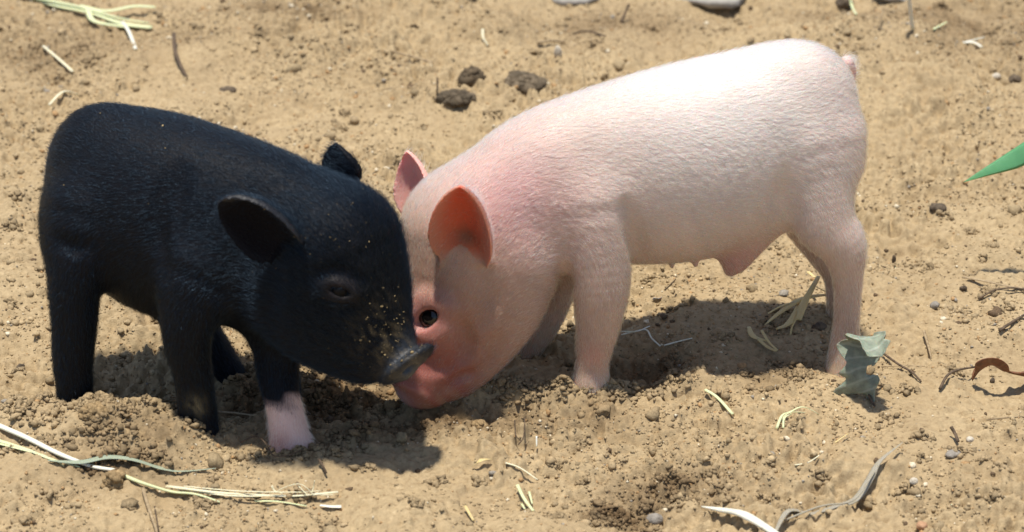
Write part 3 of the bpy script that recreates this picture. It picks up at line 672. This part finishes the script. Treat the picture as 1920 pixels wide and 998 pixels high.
# yellow tangle by the pink hind leg
build('straw_tangle', [S([(1535, 520, 28), (1520, 545, 24), (1505, 575, 14), (1498, 600, 9)], 0, 0, .3, 5, [9, 14, 19, 11]), S([(1555, 553, 16), (1520, 556, 18), (1490, 568, 12), (1460, 588, 6), (1434, 610, 2)], 0, 0, .3, 5, [8, 16, 19, 12, 4]),
                       S([(1500, 570, 12), (1480, 605, 6), (1455, 618, 2)], 0, 0, .3, 5, [11, 16, 8]), S([(1498, 590, 10), (1486, 610, 5), (1482, 628, 1)], 6, 4, .5), S([(1440, 588, 4), (1470, 572, 10), (1500, 565, 14)], 6, 5, .4), S([(1550, 548, 20), (1530, 540, 20)], 4, 3, .5), S([(1515, 512, 22), (1528, 522, 22)], 10, 6, .3)],
      M_YEL, 'tangle of yellow dry straw beside the pink piglet hind leg', 'straw')
build('straw_piece', [S([(1404, 613, 5), (1412, 632, 4), (1440, 640, 4)], 0, 0, .25, 5, [8, 16, 8]), S([(1420, 634, 5), (1438, 650, 4), (1456, 660, 4)], 10, 9, .35), S([(1428, 620, 7), (1442, 642, 6), (1458, 657, 4)], 7, 6, .4)], M_YEL, 'folded yellow straw scrap in front of the straw tangle', 'straw')
build('fine_straw', [S([(1165, 628, 3), (1190, 622, 4), (1212, 620, 5), (1222, 635, 5), (1238, 650, 3)], 4, 4, .8), S([(1245, 648, 3), (1270, 641, 3), (1298, 636, 4)], 4, 3, .8), S([(1165, 622, 3), (1195, 627, 3), (1218, 612, 5)], 3, 3, .8)], M_WHITE, 'thin crooked pale grass stem behind the pink front leg', 'straw')
build('twig', [S([(1282, 657, 2), (1292, 648, 4), (1303, 636, 7)], 4, 3, .9)], M_TAN, 'short slanting twig at the end of the crooked grass stem', 'twig')
build('twig', [S([(1655, 662, 3), (1685, 685, 4), (1710, 700, 3), (1727, 716, 1)], 6, 4, .9)], M_TWIG, 'thin dark twig pointing away from the upright leaf', 'twig')
build('twig', [S([(1652, 688, 1), (1690, 690, 2), (1735, 688, 1)], 3, 2, .9)], M_TAN, 'hair-thin tan grass stem crossing the thin dark twig', 'twig')
build('twig', [S([(1732, 620, 4), (1740, 650, 3), (1746, 678, 1)], 7, 3, .6)], M_TAN, 'faded brown stem standing among sand crumbs', 'twig')
build('twig', [S([(1805, 520, 3), (1850, 530, 3), (1890, 538, 3), (1930, 541, 2)], 8, 6, .4)], M_TAN, 'flat pale twig lying across a dark rootlet', 'twig')
build('twig', [S([(1835, 562, 1), (1865, 547, 4), (1900, 540, 4), (1930, 545, 3)], 4, 4, .9)], M_TWIG, 'dark bent rootlet under the flat pale twig', 'twig')
build('twig', [S([(1874, 620, 3), (1895, 606, 3), (1920, 592, 2)], 8, 6, .8)], M_TWIG, 'stubby dark twig above the brown curled leaf', 'twig')
build('twig', [S([(1850, 790, 2), (1890, 786, 3), (1930, 782, 2)], 4, 4, .9)], M_TAN, 'long thin tan root below the brown curled leaf', 'twig')
build('twig', [S([(1783, 800, 8), (1790, 812, 4), (1797, 828, 1)], 9, 7, .8)], M_TWIG, 'short thick black twig stuck upright in sand', 'twig')
build('straw_piece', [S([(1565, 836, 2), (1590, 820, 3)], 4, 3, .6)], M_YEL, 'very short yellow straw chip near the withered blade tip', 'straw')
build('straw_piece', [S([(1490, 884, 1), (1515, 872, 2), (1536, 860, 2)], 4, 3, .6)], M_PALE, 'fine pale straw above the withered blade', 'straw')
# far sand
build('straw_stalk', [S([(30, -20, 4), (100, 8, 5), (170, 25, 5), (230, 45, 4), (285, 52, 3)], 22, 16, .3), S([(150, 12, 8), (200, 22, 8), (250, 16, 8), (292, 14, 6)], 14, 10, .3), S([(165, 22, 7), (178, 40, 5), (240, 52, 4)], 14, 12, .3), S([(60, -5, 7), (140, 12, 8), (220, 34, 7), (280, 44, 4)], 9, 6, .4)], M_GREEN, 'bundle of pale green stalks and blades on the far sand', 'straw')
build('straw_piece', [S([(230, 42, 12), (242, 66, 7), (254, 92, 1)], 9, 8, .5)], M_WHITE, 'white straw stub leaning off the pale green bundle', 'straw')
build('straw_piece', [S([(82, 96, 2), (112, 115, 4), (137, 136, 2)], 7, 8, .5)], M_PALE, 'curved tan straw on the sand behind the black piglet', 'straw')
build('straw_piece', [S([(92, 197, 2), (120, 186, 3), (145, 178, 2)], 7, 6, .5)], M_PALE, 'pale straw close behind the black piglet rump', 'straw')
build('twig', [S([(326, 66, 12), (328, 95, 8), (338, 122, 4), (350, 148, 1)], 9, 7, .8)], M_TWIG, 'curved dark brown twig on the far sand', 'twig')
build('twig', [S([(735, 108, 2), (780, 113, 3), (812, 118, 2)], 5, 8, .7)], M_TAN, 'slender reddish twig lying flat on the far sand', 'twig')
build('twig', [S([(820, 150, 16), (820, 168, 8), (819, 183, 0)], 4, 4, .9)], M_TWIG, 'thin upright twig beside a dark clod', 'twig')
build('straw_piece', [S([(905, 55, 8), (906, 75, 5), (915, 88, 1)], 6, 5, .5)], M_PALE, 'bent blond straw on the far sand', 'straw')
build('twig', [S([(1008, 83, 3), (1035, 80, 4), (1058, 80, 2)], 9, 8, .7)], M_TAN, 'stubby brown twig piece beyond the dark clods', 'twig')
build('twig', [S([(1075, 64, 2), (1100, 58, 5), (1135, 68, 2)], 5, 5, .8)], M_TWIG, 'crooked black twig on the far sand', 'twig')
build('twig', [S([(1165, 42, 1), (1172, 25, 8), (1180, 8, 16)], 7, 6, .8)], M_TWIG, 'dark twig standing at a slant on the far sand', 'twig')
build('straw_stalk', [S([(1702, -30, 60), (1705, 15, 30), (1711, 58, 0)], 10, 9, .7)], M_WHITE, 'upright white straw standing in the far sand', 'straw')
build('straw_piece', [S([(1594, -5, 18), (1598, 15, 10), (1605, 36, 1)], 7, 5, .5)], M_GREEN, 'pale blade stub beside a black soil lump', 'straw')
build('twig', [S([(1648, 55, 1), (1652, 35, 8), (1657, 15, 16)], 5, 4, .8)], M_TAN, 'thin reddish twig standing near the white straw', 'twig')
build('straw_piece', [S([(1806, 80, 2), (1825, 86, 3), (1841, 92, 2)], 8, 9, .5), S([(1812, 80, 3), (1845, 70, 4)], 4, 3, .5)], M_WHITE, 'forked white straw chip on the far sand', 'straw')
build('straw_piece', [S([(1750, 55, 2), (1775, 43, 3)], 6, 4, .5)], M_GREEN, 'greenish straw chip on the far sand', 'straw')
build('grass', [S([(1806, 342, ('Y', -.02)), (1850, 322, ('Y', -.02)), (1900, 300, ('Y', -.02)), (1960, 270, ('Y', -.02)), (2060, 250, ('Y', -.01)), (2180, 330, ('Y', 0)), (2240, 560, ('Y', 0))], 0, 0, .10, 7, [1, 20, 42, 50, 48, 34, 16], up=(0.1, -.75, .65))], M_LEAFG, 'fresh green grass blade with a pointed tip arching over the sand', 'grass blade')

# ------------------------------------------------------------------ leaves
def leaf(name, mid, left, right, mat, label, cup=.12, ripple=.02, side=(1, 0, 0), n=9, ns=7, seed=1, holes=()):
    P = catmull([at(*p) if len(p) == 3 else on_ground(p[0], p[1], p[2]*.001) for p in mid], n); k = len(P); t = np.linspace(0, 1, k)
    T = np.gradient(P, axis=0); T /= np.linalg.norm(T, axis=1, keepdims=True); mp = m_per_px(P[0])
    wl = np.interp(t, np.linspace(0, 1, len(left)), left)*mp; wr = np.interp(t, np.linspace(0, 1, len(right)), right)*mp
    r = np.random.default_rng(seed); V = []; F = []; ss = np.linspace(-1, 1, 2*ns+1)
    ph = r.uniform(0, 6, 4)
    for i in range(k):
        sd = np.asarray(side(t[i]) if callable(side) else side, float); sd = sd-T[i]*(sd@T[i]); sd /= np.linalg.norm(sd); nn = np.cross(T[i], sd)
        for q in ss:
            w = wl[i] if q < 0 else wr[i]
            w *= 1-.28*abs(q)**3*(.5+.5*math.sin(t[i]*(31 if q < 0 else 27)+ph[1]))
            V.append(P[i]+sd*w*q+nn*(cup*w*abs(q)**1.6+ripple*mp*60*math.sin(9*t[i]+ph[0]+3*q)*abs(q)))
    m = 2*ns+1
    for i in range(k-1):
        for j in range(m-1):
            F.append((i*m+j, i*m+j+1, (i+1)*m+j+1, (i+1)*m+j))
    F = [f for f in F if not any(np.linalg.norm(np.mean([V[x] for x in f], 0)-h) < hr for h, hr in holes)]
    me = bpy.data.meshes.new(name); me.from_pydata([tuple(map(float, v)) for v in V], [], F)
    uv = me.uv_layers.new(name='UVMap'); U = [(i/(k-1), (j/(m-1))) for i in range(k) for j in range(m)]
    uv.data.foreach_set('uv', np.array([U[l.vertex_index] for l in me.loops], np.float32).ravel())
    me.polygons.foreach_set('use_smooth', np.ones(len(me.polygons), bool)); me.materials.append(mat)
    o = link(bpy.data.objects.new(name, me)); md = o.modifiers.new('solidify', 'SOLIDIFY'); md.thickness = .0005
    return tag(o, label, 'leaf')
def leaf_mat(name, front, back, vein):
    m = Mat(name, .6, .35); nz = m.noise(160, 4, .65); g = m.n('ShaderNodeNewGeometry')
    tc = m.n('ShaderNodeTexCoord'); sp = m.n('ShaderNodeSeparateXYZ'); m.l(tc.outputs['UV'], sp.inputs[0])
    w = m.n('ShaderNodeTexWave'); w.bands_direction = 'X'; w.inputs['Scale'].default_value = 3.0; w.inputs['Distortion'].default_value = 1.5; m.l(tc.outputs['UV'], w.inputs['Vector'])
    f = m.ramp(nz, [(.3, tuple(np.array(front)*.65)), (.7, tuple(np.array(front)*1.25))])
    f = m.mix(m.ramp(w.outputs['Fac'], [(.86, (0, 0, 0)), (.97, (.55, .55, .55))]), f, vein)
    m.base(f); m.bump(w.outputs['Fac'], .25, .001)
    m.b.inputs['Subsurface Weight'].default_value = .3; m.b.inputs['Subsurface Scale'].default_value = .0015; return m.m
m_oak = leaf_mat('oak_leaf', (.22, .25, .185), (.5, .55, .5), (.34, .37, .29)); m_brown = leaf_mat('brown_leaf', (.17, .075, .035), (.2, .1, .05), (.22, .12, .06)); m_dead = leaf_mat('dead_leaf', (.26, .25, .23), (.3, .3, .28), (.34, .33, .30))
Yo = float(flat(1625, 752)[1])
leaf('oak_leaf', [(1636, 760, Yo), (1630, 738, Yo), (1620, 715, Yo+.002), (1612, 690, Yo+.006), (1607, 665, Yo+.012), (1610, 640, Yo+.016), (1622, 632, Yo+.004), (1640, 650, Yo-.010), (1655, 668, Yo-.018)],
     [3, 10, 20, 84, 78, 36, 42, 26, 38, 40, 22, 44, 40, 22, 36, 30, 4], [3, 10, 14, 26, 30, 20, 34, 42, 24, 30, 48, 50, 26, 44, 20, 30, 4], m_oak,
     'curled grey-green lobed leaf standing on edge at the pink hind foot', .14, .11, side=lambda t: (1, -.25+.3*t, .12), holes=[(at(1632, 694, Yo+.006), .0038)])
build('leaf_stalk', [S([(1629, 742, 4), (1634, 752, 2), (1640, 762, 0)], 7, 5, .9)], M_TWIG, 'dark leaf stalk under the curled grey-green leaf', 'twig')
Yb = float(flat(1870, 715)[1])
leaf('brown_leaf', [(1822, 712, Yb), (1838, 694, Yb), (1862, 684, Yb-.002), (1890, 698, Yb+.004), (1925, 706, Yb+.008), (1970, 712, Yb+.01)], [4, 16, 22, 8, 10, 26, 30, 4], [4, 14, 30, 26, 10, 12, 20, 4], m_brown,
     'curled reddish brown dead leaf arched over the sand', -.45, .05, side=(.15, -.75, .55), seed=4)
build('twig', [S([(1762, 732, 2), (1775, 712, 6), (1795, 697, 8), (1832, 690, 10)], 7, 5, .9)], M_TWIG, 'bent dark stem reaching to the reddish brown leaf', 'twig')
Yd = float(flat(1245, 572)[1])
leaf('dead_leaf', [(1224, 560, Yd), (1238, 562, Yd+.002), (1252, 565, Yd+.002), (1266, 571, Yd)], [2, 8, 12, 9, 2], [2, 10, 9, 4, 2], m_dead, 'small grey dead leaf with an upright dark stalk', -.3, .04, side=(0, -.6, .75), seed=6, n=5)
build('leaf_stalk', [S([(1246, 558, 4), (1256, 545, 10), (1267, 531, 16)], 4, 3, .9)], M_TWIG, 'thin dark stalk rising from the small grey leaf', 'twig')

# ------------------------------------------------------------------ stones, clods and chips lying singly
def rock_mat(name, a, b, rough=.85, scale=160):
    m = Mat(name, rough, .3); nz = m.noise(scale, 4, .7); m.base(m.ramp(nz, [(.3, a), (.7, b)])); m.bump(nz, .7, .002); return m.m
R_GREY = rock_mat('grey_pebble', (.17, .15, .125), (.32, .285, .24), .7, 300); R_WHITE = rock_mat('white_pebble', (.42, .36, .27), (.62, .56, .46), .6, 300)
R_DARK = rock_mat('dark_clod', (.045, .034, .024), (.16, .12, .08), .95, 260); R_STONE = rock_mat('pale_stone', (.24, .22, .19), (.46, .43, .38), .85, 60); R_SOIL = rock_mat('soil_lump', (.16, .105, .055), (.44, .32, .18), .95, 300)
def rock(name, px, py, sx, sy, mat, label, cat, rough=.12, depth=.8, seed=0, sink=.25, sub=3):
    v, f = ico(sub); r = np.random.default_rng(seed+px); p = on_ground(px, py+sy*.3); mp = m_per_px(p)
    n = np.zeros(len(v))
    for c, a in ((.9, 1), (.45, .6), (.25, .4)):
        q = v/c; n += a*(value_noise(q[:, 0]+q[:, 2]*.7+9, q[:, 1]-q[:, 2]*.6+9, 1., int(px*3+c*100)))
    v = v*(1+rough*2.2*n[:, None])*np.array((sx*.5, sx*.5*depth, sy*.58))*mp; a = r.uniform(-.5, .5)
    v = np.stack([v[:, 0]*math.cos(a)-v[:, 1]*math.sin(a), v[:, 0]*math.sin(a)+v[:, 1]*math.cos(a), v[:, 2]], -1)
    o = mesh_obj(name, v+p+np.array((0, 0, sy*.5*mp*(1-2*sink)*.9)), f.astype(np.int32), mat); return tag(o, label, cat)
def crumbly(px, py, sx, sy, label, tone=SAND*np.array((.80, .74, .66)), size=.0022):
    p = on_ground(px, py+sy*.35); mp = m_per_px(p); n = int(40+sx*sy*.13)
    q = rng.normal(size=(n, 3)); q /= np.linalg.norm(q, axis=1, keepdims=True); q *= rng.random((n, 1))**.4
    q[:, 2] = np.abs(q[:, 2])*1.0-.15; q = q*np.array((sx*.5, sx*.35, sy*.85))*mp*.9
    r = np.exp(rng.normal(math.log(size), .3, n))*min(1, sx/40+.4); r[:6] *= 1.7; q[:6] *= .4
    return tag(lumps('soil_clod', q+p, r, np.asarray(tone)[None]*rng.uniform(.6, 1.15, (n, 1)), mc.m, 2, .16), label, 'clod')
crumbly(856, 180, 72, 17, 'flat dark soil clod beside a thin upright twig', (.13, .10, .066), .0030)
crumbly(978, 150, 98, 28, 'largest dark soil clod, long and humped', (.15, .115, .075), .0032)
crumbly(886, 148, 40, 34, 'crumbly dark clod standing behind the flat one', (.12, .088, .054), .0034)
rock('soil_clod', 1580, 14, 30, 20, R_DARK, 'black soil lump on the far sand', 'clod', .35)
crumbly(214, 892, 36, 44, 'crumbly sandy clod sitting on the whitish stalk')
crumbly(178, 772, 60, 26, 'crumbly clod piled against the black hind foot')
crumbly(898, 793, 20, 18, 'single round brown clod below the pink snout')
rock('pebble', 1752, 572, 19, 14, R_GREY, 'small blue-grey pebble beside a dark chip', 'pebble')
rock('pebble', 1787, 853, 30, 11, R_GREY, 'flat mauve-grey pebble near the thick black twig', 'pebble')
rock('pebble', 1712, 910, 17, 13, R_WHITE, 'rounded pale pebble right of the withered blade', 'pebble')
rock('pebble', 1818, 824, 16, 10, R_WHITE, 'pale pebble beside the thick black twig', 'pebble')
rock('pebble', 1228, 976, 32, 22, R_GREY, 'rough grey pebble half buried near cream straw', 'pebble')
rock('pebble', 1868, 143, 17, 13, R_WHITE, 'round white pebble on the far sand', 'pebble')
rock('pebble', 1046, 106, 15, 24, R_WHITE, 'white pebble standing behind the largest dark clod', 'pebble')
rock('pebble', 1695, 124, 12, 7, R_WHITE, 'tiny white pebble behind the pink rump', 'pebble')
rock('pebble', 1728, 985, 22, 14, rock_mat('red_pebble', (.30, .16, .08), (.5, .30, .18)), 'reddish brown pebble right of the withered blade', 'pebble')
rock('bark_chip', 1757, 392, 36, 16, R_DARK, 'dark wedge-shaped chip on open sand', 'chip', .2)
rock('bark_chip', 1676, 486, 8, 19, R_DARK, 'small upright dark chip behind the pink hind leg', 'chip')
rock('bark_chip', 1806, 543, 14, 11, R_DARK, 'small round black chip near the flat pale twig', 'chip', .3)
rock('bark_chip', 1904, 148, 26, 16, R_DARK, 'dark chip beside the round white pebble', 'chip', .3)
rock('bark_chip', 428, 168, 26, 10, R_DARK, 'flat black chip behind the black piglet back', 'chip', .3)
rock('bark_chip', 1535, 612, 28, 12, R_DARK, 'black bark chip between straw tangle and pink hind leg', 'chip', .2)
rock('bark_chip', 40, 688, 14, 10, R_DARK, 'small dark chip beside the black hind leg', 'chip', .3)
rock('bark_chip', 1860, 716, 10, 12, R_DARK, 'tiny black chip under the reddish brown leaf', 'chip', .2)
rock('stone', 872, -14, 80, 24, R_STONE, 'pale grey stone half buried at the edge of the sand', 'stone', .3)
rock('stone', 1080, -12, 90, 28, R_STONE, 'largest grey stone with a blue-grey face at the sand edge', 'stone', .3)
rock('stone', 1320, -14, 150, 26, R_STONE, 'broad pale stone behind the pink piglet rump', 'stone', .3)
rock('stone', 1690, -16, 100, 24, R_STONE, 'pale stone behind the upright white straw', 'stone', .3)
